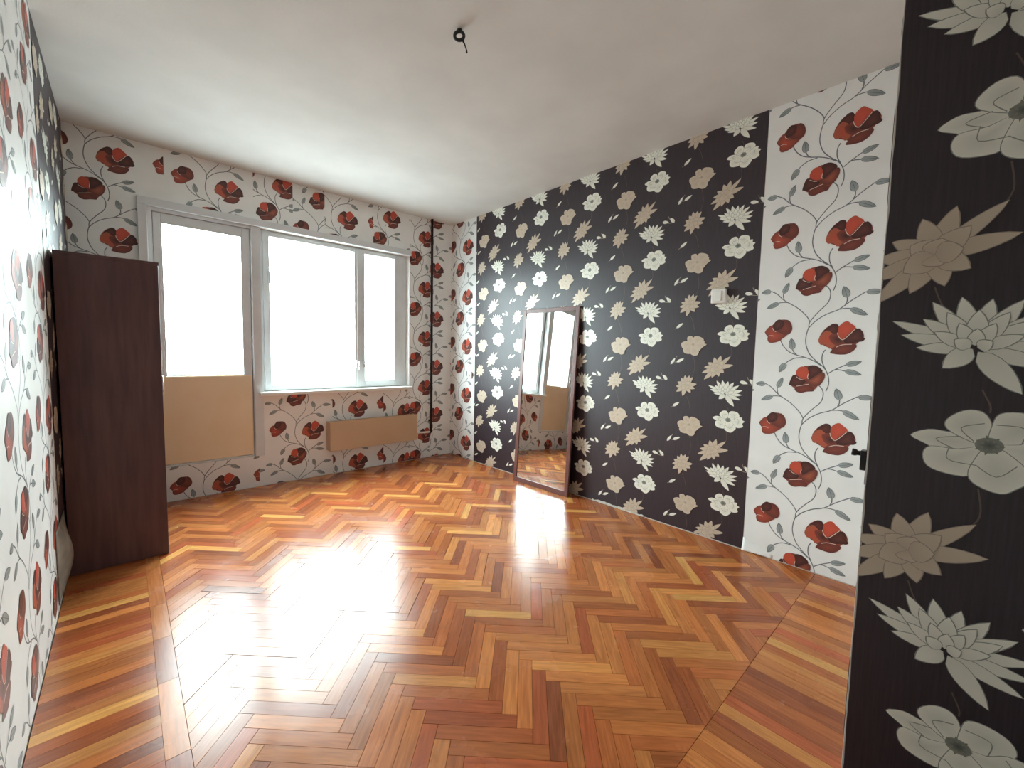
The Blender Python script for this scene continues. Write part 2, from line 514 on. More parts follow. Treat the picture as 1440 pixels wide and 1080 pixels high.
def sheet(parent, frame, rect, tile, origin, pitch, mats, label, rag=None, jitter=0.0):
    """one hung length of wallpaper: a 1 mm sheet carrying its printed figures"""
    O, A, Nn = (Vector(v) for v in frame)
    B = Vector((0, 0, 1))
    a0, a1, b0, b1 = rect
    TT, CC, ZZ = [], [], []
    i0 = math.floor((a0 - origin[0] - tile.hi[0]) / pitch[0]); i1 = math.ceil((a1 - origin[0] - tile.lo[0]) / pitch[0])
    j0 = math.floor((b0 - origin[1] - tile.hi[1]) / pitch[1]); j1 = math.ceil((b1 - origin[1] - tile.lo[1]) / pitch[1])
    for i in range(i0, i1 + 1):
        for j in range(j0, j1 + 1):
            sh = np.array((origin[0] + i * pitch[0], origin[1] + j * pitch[1]))
            T = tile.T + sh
            lo, hi = T.min(1), T.max(1)
            ins = (lo[:, 0] >= a0) & (hi[:, 0] <= a1) & (lo[:, 1] >= b0) & (hi[:, 1] <= b1)
            out = (hi[:, 0] <= a0) | (lo[:, 0] >= a1) | (hi[:, 1] <= b0) | (lo[:, 1] >= b1)
            zoff = ((i * 7 + j * 3) % 5) * 0.4
            TT.append(T[ins]); CC.append(tile.C[ins]); ZZ.append(tile.Z[ins] + zoff)
            for k in np.nonzero(~ins & ~out)[0]:
                for t, c in clip_tri(T[k], tile.C[k], rect):
                    TT.append(t[None]); CC.append(c[None]); ZZ.append(np.array([tile.Z[k] + zoff]))
    T, C, Z = np.concatenate(TT), np.concatenate(CC), np.concatenate(ZZ)
    t0 = 0.001
    Av, Bv, Nv, Ov = (np.array(v) for v in (A, B, Nn, O))
    # paper itself, its long edges ragged where torn
    if rag:
        nb = 60
        side, depth = rag
        zs = np.linspace(b0, b1, nb)
        e0 = np.full(nb, a0) + (rng.random(nb) * depth if 'a0' in side else 0)
        e1 = np.full(nb, a1) - (rng.random(nb) * depth if 'a1' in side else 0)
    else:
        nb = 2; zs = np.array([b0, b1]); e0 = np.array([a0, a0]); e1 = np.array([a1, a1])
    v = []
    for k in range(nb):
        for n in (0.0, t0):
            v.append(Ov + Av * e0[k] + Bv * zs[k] + Nv * n)
            v.append(Ov + Av * e1[k] + Bv * zs[k] + Nv * n)
    f = []
    for k in range(nb - 1):
        p, r = 4 * k, 4 * k + 4
        f += [(p + 2, p + 3, r + 3, r + 2), (p + 1, p, r, r + 1), (p, p + 2, r + 2, r), (p + 3, p + 1, r + 1, r + 3)]
    f += [(0, 1, 3, 2), (4 * nb - 4, 4 * nb - 2, 4 * nb - 1, 4 * nb - 3)]
    nbase = len(v)
    P3 = Ov + T[..., 0:1] * Av + T[..., 1:2] * Bv + (t0 + 0.0001 + Z[:, None, None] * 0.000018) * Nv
    verts = np.concatenate([np.array(v), P3.reshape(-1, 3)])
    nt_ = len(T)
    faces = f + [tuple(x) for x in (nbase + np.arange(nt_ * 3).reshape(-1, 3))]
    me = bpy.data.meshes.new('wallpaper_sheet')
    me.from_pydata(verts.tolist(), [], faces)
    me.materials.append(mats[0]); me.materials.append(mats[1])
    me.polygons.foreach_set('material_index', np.array([0] * len(f) + [1] * nt_, dtype=np.int32))
    ca = me.color_attributes.new('Col', 'FLOAT_COLOR', 'CORNER')
    cc = np.ones((len(me.loops), 4), dtype=np.float32)
    nl = len(me.loops) - nt_ * 3
    cc[nl:, :3] = C.reshape(-1, 3)
    ca.data.foreach_set('color', cc.ravel())
    me.update()
    # printed triangles all face the room
    o = link('wallpaper_sheet', me, None, parent)
    o['label'] = label
    return o

RED_ON_WHITE = 'white wallpaper with red-brown poppies on grey vines'
WHITE_ON_BLACK = 'black wallpaper with white and beige lotus flowers'
PAPER_W, PAPER_D = (M_WHITEPAPER, M_PRINT_RED), (M_DARKPAPER, M_PRINT_PEARL)

# ------------------------------------------------------------------ the shell
def struct(name, lst, m, label, cat):
    return tag(boxes(name, lst, m), label, cat, kind='structure')

T_ = 0.15
wall_right = struct('wall_right', [(XR, XR + T_, YN - 0.2, YF + T_, 0 - 0.03, H)], M_PLASTER, 'long side wall papered in black lotus and white poppy wallpaper', 'wall')
wall_left = struct('wall_left', [(XL - T_, XL, YB, YF + T_, -0.03, H)], M_PLASTER, 'side wall behind the dark cabinet, mostly white poppy wallpaper', 'wall')
OX0, OX1, OZD, OZW, OZT = 0.145, 2.190, 0.262, 0.768, 2.135     # opening of balcony door and window
wall_far = struct('wall_far', [(XL, OX0, YF, YF + T_, -0.03, H), (OX1, XR, YF, YF + T_, -0.03, H), (OX0, OX1, YF, YF + T_, OZT, H),
                               (OX0, 0.800, YF, YF + T_, -0.03, OZD), (0.800, OX1, YF, YF + T_, -0.03, OZW)],
                  M_PLASTER, 'window wall in white poppy wallpaper around the balcony door and window', 'wall')
wall_near = struct('wall_near', [(XE, XR, YB, YN, -0.03, H)], M_PLASTER, 'projecting wall beside the doorway in black lotus wallpaper', 'wall')
wall_back = struct('wall_back', [(XL - T_, XR, YB - T_, YB, -0.03, H)], M_PLASTER, 'plain plaster wall closing the passage behind', 'wall')
ceiling = struct('ceiling', [(XL - T_, XR + T_, YB - T_, YF + T_, H, H + 0.12)], M_CEIL, 'plain whitewashed ceiling with one bare lamp hook', 'ceiling')

FR_R = ((XR, 0, 0), (0, -1, 0), (-1, 0, 0))
FR_F = ((0, YF, 0), (1, 0, 0), (0, -1, 0))
FR_L = ((XL, 0, 0), (0, 1, 0), (1, 0, 0))
FR_E = ((XE, 0, 0), (0, -1, 0), (-1, 0, 0))
FR_N = ((0, YN, 0), (-1, 0, 0), (0, 1, 0))

sheet(wall_right, FR_R, (-3.506, -0.842, 0.006, H), LOTUS, (-0.966, 1.299), PITCH_LOTUS, PAPER_D, WHITE_ON_BLACK)
sheet(wall_right, FR_R, (-0.840, -YN, 0.004, H), POPPY, (-0.445, 0.745), PITCH_POPPY, PAPER_W, RED_ON_WHITE)
sheet(wall_right, FR_R, (-YF, -3.508, 0.004, H), POPPY, (-3.650, 1.745), PITCH_POPPY, PAPER_W, RED_ON_WHITE)

for x0, x1, z0, z1, bx, bz in ((XL, 0.100, 0.004, H, 0.000, 2.391), (0.100, 0.250, 2.135, H, 0.000, 2.391), (0.250, 0.800, 2.135, H, 0.638, 2.356),
                               (0.800, 1.090, 2.135, H, 1.029, 2.490), (1.090, 1.350, 2.135, H, 1.434, 2.151), (1.350, 1.800, 2.135, H, 1.556, 2.348),
                               (1.800, 2.190, 2.135, H, 1.993, 2.454), (2.190, 2.435, 0.004, H, 2.385, 1.818), (2.435, XR, 0.004, H, 2.510, 1.512),
                               (0.800, 1.400, 0.004, OZW, 1.227, 0.430), (1.400, 1.900, 0.004, OZW, 1.640, 0.600), (1.900, 2.190, 0.004, OZW, 2.146, 0.530),
                               (0.100, 0.800, 0.004, OZD, 0.565, 0.070)):
    sheet(wall_far, FR_F, (x0, x1, z0, z1), POPPY, (bx, bz), PITCH_POPPY, PAPER_W, RED_ON_WHITE)

sheet(wall_left, FR_L, (YB, 2.740, 0.006, H), POPPY, (2.08, 1.90), PITCH_POPPY, PAPER_W, RED_ON_WHITE)
sheet(wall_left, FR_L, (2.742, YF, 0.006, H), LOTUS, (3.05, 1.40), PITCH_LOTUS, PAPER_D, WHITE_ON_BLACK)
sheet(wall_near, FR_E, (-YN + 0.0010, -YB, 0.006, H), LOTUS, (0.035, 1.020), PITCH_LOTUS, PAPER_D, WHITE_ON_BLACK, rag=('a0', 0.0022))
sheet(wall_near, FR_N, (-XR, -XE - 0.004, 0.006, H), POPPY, (-1.6, 1.0), PITCH_POPPY, PAPER_W, RED_ON_WHITE)

# loose paper: curled flap low on the left wall, torn fringe at the foot of the black paper
def patch(name, parent, fn, nu, nv, m, label=None):
    vs = [fn(i / nu, j / nv) for j in range(nv + 1) for i in range(nu + 1)]
    fs = [(j * (nu + 1) + i, j * (nu + 1) + i + 1, (j + 1) * (nu + 1) + i + 1, (j + 1) * (nu + 1) + i) for j in range(nv) for i in range(nu)]
    me = bpy.data.meshes.new(name)
    me.from_pydata(vs, [], fs)
    for p in me.polygons: p.use_smooth = True
    o = link(name, me, m, parent)
    md = o.modifiers.new('thickness', 'SOLIDIFY')
    md.thickness = 0.0008
    if label: o['label'] = label
    return o
def flap(u, v):
    y = 2.58 + 0.34 * u
    z = 0.03 + 0.32 * v
    b = math.sin(math.pi * min(1, v * 1.05)) ** 0.8 * (math.sin(math.pi * u * 0.93) ** 1.2)
    return (XL + 0.004 + 0.032 * b + 0.004 * math.sin(9 * u + 5 * v) * b, y, z)
patch('wallpaper_flap', wall_left, flap, 16, 14, M_FLAP, 'grey back of bulging loose wallpaper')
def fringe(y0, y1, hgt, x, seed, m, lab):
    r = random.Random(seed)
    n = 26
    vs, fs = [], []
    for i in range(n + 1):
        y = y0 + (y1 - y0) * i / n
        hh = hgt * (0.35 + 0.65 * r.random())
        vs += [(x - 0.004 - 0.004 * r.random(), y, 0.0015), (x - 0.0015, y + 0.004 * r.random(), hh)]
    for i in range(n):
        fs.append((2 * i, 2 * i + 2, 2 * i + 3, 2 * i + 1))
    me = bpy.data.meshes.new('torn_edge')
    me.from_pydata(vs, [], fs)
    o = link('torn_edge', me, m, wall_right)
    md = o.modifiers.new('thickness', 'SOLIDIFY'); md.thickness = 0.0006
    o['label'] = lab
fringe(1.50, 1.95, 0.022, XR, 3, M_PAPERBACK, 'torn white paper edge along the floor')
def curl(u, v):
    y = 0.842 - 0.16 * u
    z = 0.005 + 0.075 * v * (1 - 0.75 * u)
    return (XR - 0.0022 - 0.022 * (1 - v) ** 1.6 * (1 - u) ** 1.3, y, z)
patch('wallpaper_flap', wall_right, curl, 10, 8, M_WHITEPAPER, 'curled lower corner of the white wallpaper')

# ------------------------------------------------------------------ parquet floor
floor = struct('floor', [(XL - T_, XR + T_, YB - T_, YF + T_, -0.06, -0.0125)], M_SUB, 'worn glossy herringbone parquet floor with a plain border', 'floor')

def wood_mat(name, joined):
    m, nt, b = mat(name, (0.4, 0.2, 0.1), 0.2, 0.0, 0.5, coat=0.0, coat_rough=0.3)
    if joined:
        col = N(nt, 'ShaderNodeAttribute', attribute_name='Col').outputs['Color']
        vec = N(nt, 'ShaderNodeAttribute', attribute_name='grain').outputs['Vector']
    else:
        oi = N(nt, 'ShaderNodeObjectInfo')
        col = oi.outputs['Color']
        tc = N(nt, 'ShaderNodeTexCoord')
        mul = N(nt, 'ShaderNodeMath', operation='MULTIPLY')
        mul.inputs[1].default_value = 37.0
        nt.links.new(oi.outputs['Random'], mul.inputs[0])
        ad = N(nt, 'ShaderNodeVectorMath', operation='ADD')
        nt.links.new(tc.outputs['Object'], ad.inputs[0])
        nt.links.new(mul.outputs[0], ad.inputs[1])
        vec = ad.outputs[0]
    mp = N(nt, 'ShaderNodeMapping')
    mp.inputs['Scale'].default_value = (5, 60, 5)
    nt.links.new(vec, mp.inputs['Vector'])
    no = N(nt, 'ShaderNodeTexNoise')
    no.inputs['Scale'].default_value = 1.6
    no.inputs['Detail'].default_value = 5
    no.inputs['Distortion'].default_value = 0.6
    nt.links.new(mp.outputs['Vector'], no.inputs['Vector'])
    rp = N(nt, 'ShaderNodeValToRGB')
    rp.color_ramp.elements[0].position, rp.color_ramp.elements[1].position = 0.30, 0.72
    rp.color_ramp.elements[0].color = (0.72, 0.67, 0.63, 1)
    rp.color_ramp.elements[1].color = (1.14, 1.13, 1.1, 1)
    nt.links.new(no.outputs['Fac'], rp.inputs['Fac'])
    mx = N(nt, 'ShaderNodeMix', data_type='RGBA', blend_type='MULTIPLY')
    mx.inputs['Factor'].default_value = 1.0
    nt.links.new(col, mx.inputs['A'])
    nt.links.new(rp.outputs['Color'], mx.inputs['B'])
    nt.links.new(mx.outputs['Result'], b.inputs['Base Color'])
    # worn lacquer: gloss varies over the room
    geo = N(nt, 'ShaderNodeNewGeometry')
    n2 = N(nt, 'ShaderNodeTexNoise')
    n2.inputs['Scale'].default_value = 5.0
    n2.inputs['Detail'].default_value = 6
    nt.links.new(geo.outputs['Position'], n2.inputs['Vector'])
    mr = N(nt, 'ShaderNodeMapRange')
    mr.inputs['From Min'].default_value, mr.inputs['From Max'].default_value = 0.3, 0.7
    mr.inputs['To Min'].default_value, mr.inputs['To Max'].default_value = 0.19, 0.30
    nt.links.new(n2.outputs['Fac'], mr.inputs['Value'])
    nt.links.new(mr.outputs['Result'], b.inputs['Roughness'])
    n3 = N(nt, 'ShaderNodeTexNoise')
    n3.inputs['Scale'].default_value = 14.0
    nt.links.new(geo.outputs['Position'], n3.inputs['Vector'])
    bump(nt, b, n3.outputs['Fac'], 0.06, 0.004)
    return m
M_WOOD1, M_WOOD2 = wood_mat('parquet_oak', False), wood_mat('parquet_oak_joined', True)

PALETTE = [((176, 102, 52), 7), ((164, 90, 46), 6), ((186, 112, 58), 6), ((152, 80, 42), 4), ((138, 72, 40), 2), ((194, 124, 64), 2.4), ((206, 144, 76), 1.1), ((168, 84, 46), 3)]
_pw = [w for _, w in PALETTE]
def wood_col(r):
    c = r.choices([p for p, _ in PALETTE], _pw)[0]
    f = r.uniform(0.92, 1.08)
    k = lin(tuple(min(255, v * f) for v in c))
    return (k[0] * 1.12, k[1] * 1.2, k[2] * 1.35)

def stave_mesh(poly, name='parquet_stave'):
    """solid stave from its outline (local x along the grain), top edges eased"""
    n = len(poly)
    cx = sum(p[0] for p in poly) / n; cy = sum(p[1] for p in poly) / n
    vs = []
    for z, ins in ((-0.012, 0), (-0.0007, 0), (0.0, 0.0004)):
        for x, y in poly:
            d = math.hypot(x - cx, y - cy) or 1
            vs.append((x - (x - cx) / d * ins * 1.4, y - (y - cy) / d * ins * 1.4, z))
    fs = [tuple(range(n))[::-1], tuple(range(2 * n, 3 * n))]
    for k in (0, n):
        fs += [(k + i, k + (i + 1) % n, k + n + (i + 1) % n, k + n + i) for i in range(n)]
    return vs, fs

def clip_poly(poly, x0, x1, y0, y1):
    for ax, val, gt in ((0, x0, 1), (0, x1, 0), (1, y0, 1), (1, y1, 0)):
        out = []
        for i in range(len(poly)):
            p, r = poly[i], poly[(i + 1) % len(poly)]
            ip = p[ax] >= val if gt else p[ax] <= val
            ir = r[ax] >= val if gt else r[ax] <= val
            if ip: out.append(p)
            if ip != ir:
                t = (val - p[ax]) / (r[ax] - p[ax])
                out.append((p[0] + (r[0] - p[0]) * t, p[1] + (r[1] - p[1]) * t))
        poly = out
        if len(poly) < 3: return []
    return poly

SL, SW, GAP = 0.2935, 0.049, 0.0005
XB, YP = 0.104, 0.478                      # field edges
s2 = math.sqrt(0.5)
def uv2xy(u, v): return (0.264 + (u - SL) * s2 - v * s2, 2.355 + (u - SL) * s2 + v * s2)
cracks = {0, -3, -8, 4}
staves = []                                # (outline in world, centre, angle, whole?)
for n in range(-60, 60):
    for k in range(-10, 12):
        g = 0.0022 if n in cracks else GAP
        ou, ov = n * SW + k * SL, n * SW - k * SL
        Hs = [(ou + GAP, ov + g), (ou + SL - GAP, ov + g), (ou + SL - GAP, ov + SW - GAP), (ou + GAP, ov + SW - GAP)]
        Vs = [(ou + SL + g, ov + SW - SL + GAP), (ou + SL + SW - GAP, ov + SW - SL + GAP), (ou + SL + SW - GAP, ov + SW - GAP), (ou + SL + g, ov + SW - GAP)]
        for P, ang in ((Hs, math.pi / 4), (Vs, 3 * math.pi / 4)):
            poly = [uv2xy(*p) for p in P]
            xs, ys = [p[0] for p in poly], [p[1] for p in poly]
            if max(xs) < XB or min(xs) > XR or max(ys) < YP or min(ys) > YF: continue
            cl = clip_poly(poly, XB, XR - 0.002, YP, YF - 0.002)
            if not cl: continue
            area = abs(sum(cl[i][0] * cl[(i + 1) % len(cl)][1] - cl[(i + 1) % len(cl)][0] * cl[i][1] for i in range(len(cl)))) / 2
            if area < 3e-5: continue
            c = (sum(p[0] for p in cl) / len(cl), sum(p[1] for p in cl) / len(cl))
            staves.append((cl, c, ang, area))

camp = Vector((0, 0, 1.153))
def seen_size(c, area):
    d = Vector((c[0], c[1], 0)) - camp
    z = d.dot(Fv)
    if z <= 0.1: return 0
    x, y = d.dot(R2) / z * 588.9, d.dot(U2) / z * 588.9
    if abs(x) > 730 or abs(y) > 550: return 0
    if c[0] < 0.15 * c[1] / 2.955 and c[1] > 2.955: return 0          # behind the cabinet
    if c[0] > XE and c[1] < YN / XE * c[0]: return 0                   # behind the projecting wall
    return area * abs(d.z) / d.length / d.length ** 2
staves.sort(key=lambda s: -seen_size(s[1], s[3]))
rw = random.Random(5)
def add_stave(poly, c, ang, name):
    ca, sa = math.cos(-ang), math.sin(-ang)
    loc = [((x - c[0]) * ca - (y - c[1]) * sa, (x - c[0]) * sa + (y - c[1]) * ca) for x, y in poly]
    key = (name,) + tuple(round(v, 5) for p in loc for v in p)
    me = _stave_cache.get(key)
    if me is None:
        me = bpy.data.meshes.new(name)
        vs, fs = stave_mesh(loc)
        me.from_pydata(vs, [], fs)
        me.materials.append(M_WOOD1)
        _stave_cache[key] = me
    o = bpy.data.objects.new(name, me)
    COL.objects.link(o)
    o.parent = floor
    o.location = (c[0], c[1], -rw.uniform(0, 0.0004))
    o.rotation_euler = (rw.gauss(0, 0.0005), rw.gauss(0, 0.0003), ang)
    o.color = (*wood_col(rw), 1)
    return o
_stave_cache = {}
for poly, c, ang, area in staves[:300]:
    add_stave(poly, c, ang, 'parquet_stave')
# the staves past the 300 that show largest: one joined part
V, Fc, Cc, G = [], [], [], []
for poly, c, ang, area in staves[300:]:
    ca, sa = math.cos(-ang), math.sin(-ang)
    vs, fs = stave_mesh(poly)
    b0 = len(V)
    off = rw.random() * 37
    tx, ty = rw.gauss(0, 0.0005), rw.gauss(0, 0.0005)
    col = wood_col(rw)
    for x, y, z in vs:
        V.append((x, y, z - 0.0002 + ((x - c[0]) * tx + (y - c[1]) * ty if z > -0.005 else 0)))
        G.append(((x - c[0]) * ca - (y - c[1]) * sa + off, (x - c[0]) * sa + (y - c[1]) * ca + off, z + off))
    for f in fs:
        Fc.append(tuple(b0 + i for i in f)); Cc.append(col)
me = bpy.data.meshes.new('parquet_staves_rest')
me.from_pydata(V, [], Fc)
at = me.attributes.new('grain', 'FLOAT_VECTOR', 'POINT'); at.data.foreach_set('vector', np.array(G, dtype=np.float32).ravel())
ca_ = me.attributes.new('Col', 'FLOAT_COLOR', 'FACE'); ca_.data.foreach_set('color', np.array([(*c, 1) for c in Cc], dtype=np.float32).ravel())
o = link('parquet_stave_remainder', me, M_WOOD2, floor)
o['kind'] = 'stuff'
# borders: staves square to the left wall with one long course, and staves square to the near wall
y = 0.16
rb = random.Random(9)
g = 0.0004
while y < YF - 0.01:
    w = 0.0495
    y1 = min(y + w, YF - 0.002)
    P = [(XL + 0.003, y + g), (0.046, y + g), (0.046, y1 - g), (XL + 0.003, y1 - g)]
    add_stave(P, ((XL + 0.049) / 2, (y + y1) / 2), 0.0, 'border_stave')
    y += w
y = 0.30
while y < YF - 0.01:
    y1 = min(y + rb.choice((0.29, 0.36, 0.42)), YF - 0.002)
    P = [(0.046 + g, y + g), (XB - 0.001, y + g), (XB - 0.001, y1 - g), (0.046 + g, y1 - g)]
    add_stave(P, (0.075, (y + y1) / 2), math.pi / 2, 'border_stave')
    y = y1
x = XB
while x < XR - 0.005:
    x1 = min(x + 0.0495, XR - 0.002)
    P = [(x + g, YN + 0.003), (x1 - g, YN + 0.003), (x1 - g, YP - 0.0012), (x + g, YP - 0.0012)]
    add_stave(P, ((x + x1) / 2, (YN + YP) / 2), math.pi / 2, 'border_stave')
    x = x1

# ------------------------------------------------------------------ balcony door, window, casing
def frame_bars(name, x0, x1, z0, z1, w, y0, y1, m, parent, wb=None, wl=None, wr=None, bev=0.004):
    wb = w if wb is None else wb
    wl = w if wl is None else wl
    wr = w if wr is None else wr
    return boxes(name, [(x0, x0 + wl, y0, y1, z0, z1), (x1 - wr, x1, y0, y1, z0, z1), (x0 + wl, x1 - wr, y0, y1, z1 - w, z1), (x0 + wl, x1 - wr, y0, y1, z0, z0 + wb)], m, parent, bev)

door = tag(empty('door_1', (0.46, YF, OZD)), 'balcony door with tall glass and cream lower panel', 'balcony door', kind='structure')
def under(o, p):
    o.parent = p
    o.matrix_parent_inverse = Matrix.Translation(-Vector(p.location))
    return o
def P_(fn, *a, parent, **k):
    return under(fn(*a, parent=None, **k), parent)
P_(boxes, 'door_frame', [(OX0, OX0 + 0.03, YF + 0.0, YF + 0.10, OZD, OZT), (0.772, 0.842, YF + 0.0, YF + 0.10, OZD, OZT), (OX0 + 0.03, 0.772, YF, YF + 0.10, OZT - 0.028, OZT), (OX0 + 0.03, 0.772, YF + 0.01, YF + 0.10, OZD, OZD + 0.012)], M_PAINT, parent=door, bev=0.003)
P_(boxes, 'door_stop', [(OX0, 0.196, YF + 0.056, YF + 0.099, OZD, OZT), (0.752, 0.842, YF + 0.056, YF + 0.099, OZD, OZT), (0.196, 0.752, YF + 0.056, YF + 0.099, 2.085, OZT), (0.196, 0.752, YF + 0.056, YF + 0.099, OZD, 0.31)], M_PAINT, parent=door)
leaf = P_(boxes, 'door_leaf', [(0.178, 0.222, YF + 0.012, YF + 0.055, 0.277, 2.104), (0.714, 0.769, YF + 0.012, YF + 0.055, 0.277, 2.104),
                             (0.222, 0.714, YF + 0.012, YF + 0.055, 2.040, 2.104)], M_PAINT, parent=door, bev=0.004)
P_(boxes, 'lower_panel', [(0.186, 0.765, YF + 0.008, YF + 0.05, 0.279, 0.935)], M_CREAM, parent=door, bev=0.004)['label'] = 'cream painted lower panel'
P_(boxes, 'glass_pane', [(0.220, 0.716, YF + 0.030, YF + 0.034, 0.934, 2.042)], M_GLASS, parent=door)
P_(boxes, 'glazing_bead', [(0.222, 0.228, YF + 0.014, YF + 0.03, 0.936, 2.040), (0.708, 0.714, YF + 0.014, YF + 0.03, 0.936, 2.040), (0.228, 0.708, YF + 0.014, YF + 0.03, 2.034, 2.040), (0.228, 0.708, YF + 0.014, YF + 0.03, 0.936, 0.944)], M_PAINT, parent=door)
hd = P_(boxes, 'handle', [(0.186, 0.200, YF - 0.006, YF + 0.012, 1.00, 1.12)], M_CHROME, parent=door, bev=0.003)

win = tag(empty('window_1', (1.5, YF + 0.06, OZW)), 'wide two-sash window above the radiator, white painted frame', 'window', kind='structure')
WY = YF + 0.065
P_(frame_bars, 'window_frame', 0.842, OX1 - 0.002, OZW + 0.012, OZT, 0.03, WY, WY + 0.07, M_PAINT, parent=win, wr=0.045, wl=0.028)
def sash(x0, x1, gx0, gx1, gz0, gz1):
    s = P_(boxes, 'sash', [(x0, gx0, WY - 0.012, WY + 0.045, 0.800, 2.118), (gx1, x1, WY - 0.012, WY + 0.045, 0.800, 2.118),
                         (gx0, gx1, WY - 0.012, WY + 0.045, gz1, 2.118), (gx0, gx1, WY - 0.012, WY + 0.045, 0.800, gz0)], M_PAINT, parent=win, bev=0.005)
    p = P_(boxes, 'glass_pane', [(gx0 - 0.004, gx1 + 0.004, WY + 0.015, WY + 0.019, gz0 - 0.004, gz1 + 0.004)], M_GLASS, parent=win)
sash(0.868, 1.682, 0.918, 1.637, 0.846, 2.088)
sash(1.686, 2.140, 1.738, 2.050, 0.862, 2.086)
P_(boxes, 'mullion', [(1.660, 1.708, WY - 0.020, WY - 0.010, 0.800, 2.118)], M_PAINT, parent=win, bev=0.004)
for hx, ang in ((1.655, 0.0), (1.722, -0.8)):
    hb = P_(boxes, 'handle', [(hx - 0.012, hx + 0.012, WY - 0.030, WY - 0.012, 0.99, 1.06)], M_CHROME, parent=win, bev=0.004)
    hb['label'] = 'small metal window handle'
    P_(tube, 'handle_lever', [(hx, WY - 0.028, 1.045), (hx, WY - 0.055, 1.045), (hx + 0.075 * math.sin(-ang) , WY - 0.058, 1.045 - 0.075 * math.cos(ang))], 0.006, M_CHROME, parent=win, seg=8)
P_(boxes, 'latch', [(0.905, 0.925, WY - 0.03, WY - 0.012, 1.70, 1.80)], M_PAINT, parent=win, bev=0.005)
P_(boxes, 'window_sill', [(0.812, 2.192, YF - 0.075, WY + 0.01, 0.766, 0.793)], M_SILL, parent=win, bev=0.005)
P_(boxes, 'reveal_lining', [(OX1 - 0.003, OX1, YF - 0.002, WY, 0.793, OZT)], M_SILL, parent=win)

trim = tag(boxes('trim_1', [(0.098, 2.196, YF - 0.030, YF - 0.0015, 2.132, 2.186), (0.098, 0.148, YF - 0.030, YF - 0.0015, 0.20, 2.132),
                            (0.776, 0.840, YF - 0.012, YF - 0.0015, 0.262, 2.132)], M_PAINT, bev=0.004), 'painted casing strip round the balcony door and window', 'casing', kind='structure')

# ------------------------------------------------------------------ convector radiator under the window, and riser pipe
rad = tag(empty('radiator', (1.79, YF, 0.0)), 'long low cream convector radiator under the window sill', 'radiator')
P_(boxes, 'front_cover', [(1.342, 2.230, YF - 0.104, YF - 0.096, 0.235, 0.505)], M_RAD, parent=rad, bev=0.003)
for x in (1.342, 2.218):
    P_(boxes, 'end_cap', [(x, x + 0.012, YF - 0.0965, YF - 0.003, 0.235, 0.500)], M_RAD, parent=rad, bev=0.002)
P_(boxes, 'top_grille', [(1.354, 2.218, YF - 0.096 + k * 0.0155, YF - 0.096 + k * 0.0155 + 0.009, 0.492, 0.498) for k in range(6)], M_RAD, parent=rad)
for z in (0.300, 0.400):
    P_(tube, 'heating_tube', [(1.356, YF - 0.05, z), (2.216, YF - 0.05, z)], 0.011, M_PIPE, parent=rad)
for x in (1.45, 2.08):
    P_(boxes, 'wall_bracket', [(x, x + 0.03, YF - 0.08, YF - 0.002, 0.26, 0.28)], M_RAD, parent=rad)
cp = P_(tube, 'connecting_pipe', [(2.226, YF - 0.05, 0.300), (2.33, YF - 0.05, 0.292), (2.412, YF - 0.046, 0.290)], 0.010, M_SILL, parent=rad)
cp['label'] = 'short white connecting pipe'

pipe = tag(empty('heating_pipe', (2.43, YF - 0.04, 0.27)), 'thin dark vertical heating pipe in the corner beside the window', 'pipe')
P_(tube, 'riser', [(2.431, YF - 0.042, H - 0.001), (2.431, YF - 0.042, 1.6), (2.433, YF - 0.042, 0.55), (2.432, YF - 0.042, 0.30), (2.428, YF - 0.044, 0.287), (2.412, YF - 0.046, 0.284)], 0.0125, M_PIPE, parent=pipe, seg=14)
for z in (0.40, 2.2):
    P_(boxes, 'pipe_clip', [(2.424, 2.440, YF - 0.044, YF - 0.001, z, z + 0.018)], M_PIPE, parent=pipe)
P_(tube, 'coupling', [(2.432, YF - 0.042, 0.33), (2.432, YF - 0.042, 0.37)], 0.018, M_PIPE, parent=pipe, seg=8)

# ------------------------------------------------------------------ dark cabinet against the left wall
cab = tag(empty('cabinet', (-0.04, 3.35, 0)), 'narrow dark maroon cabinet against the wall beside the balcony door', 'cabinet')
CX0, CX1, CY0, CY1, CZ = XL + 0.010, 0.148, 2.955, 3.80, 1.600
P_(boxes, 'side_panel', [(CX0, CX1, CY0, CY0 + 0.018, 0.002, CZ - 0.018)], M_MAROON, parent=cab, bev=0.0015)
P_(boxes, 'side_panel', [(CX0, CX1, CY1 - 0.018, CY1, 0.002, CZ - 0.018)], M_MAROON, parent=cab, bev=0.0015)
P_(boxes, 'top_panel', [(CX0, CX1 + 0.004, CY0, CY1, CZ - 0.018, CZ)], M_MAROON, parent=cab, bev=0.0015)
P_(boxes, 'bottom_panel', [(CX0, CX1 - 0.02, CY0 + 0.018, CY1 - 0.018, 0.06, 0.078)], M_MAROON, parent=cab)
P_(boxes, 'back_panel', [(CX0, CX0 + 0.006, CY0 + 0.018, CY1 - 0.018, 0.06, CZ - 0.018)], M_MAROON, parent=cab)
P_(boxes, 'plinth', [(CX1 - 0.05, CX1 - 0.034, CY0 + 0.018, CY1 - 0.018, 0.002, 0.06)], M_MAROON, parent=cab)
for z in (0.45, 0.83, 1.21):
    P_(boxes, 'shelf', [(CX0 + 0.006, CX1 - 0.022, CY0 + 0.018, CY1 - 0.018, z, z + 0.016)], M_MAROON, parent=cab)
ym = (CY0 + CY1) / 2
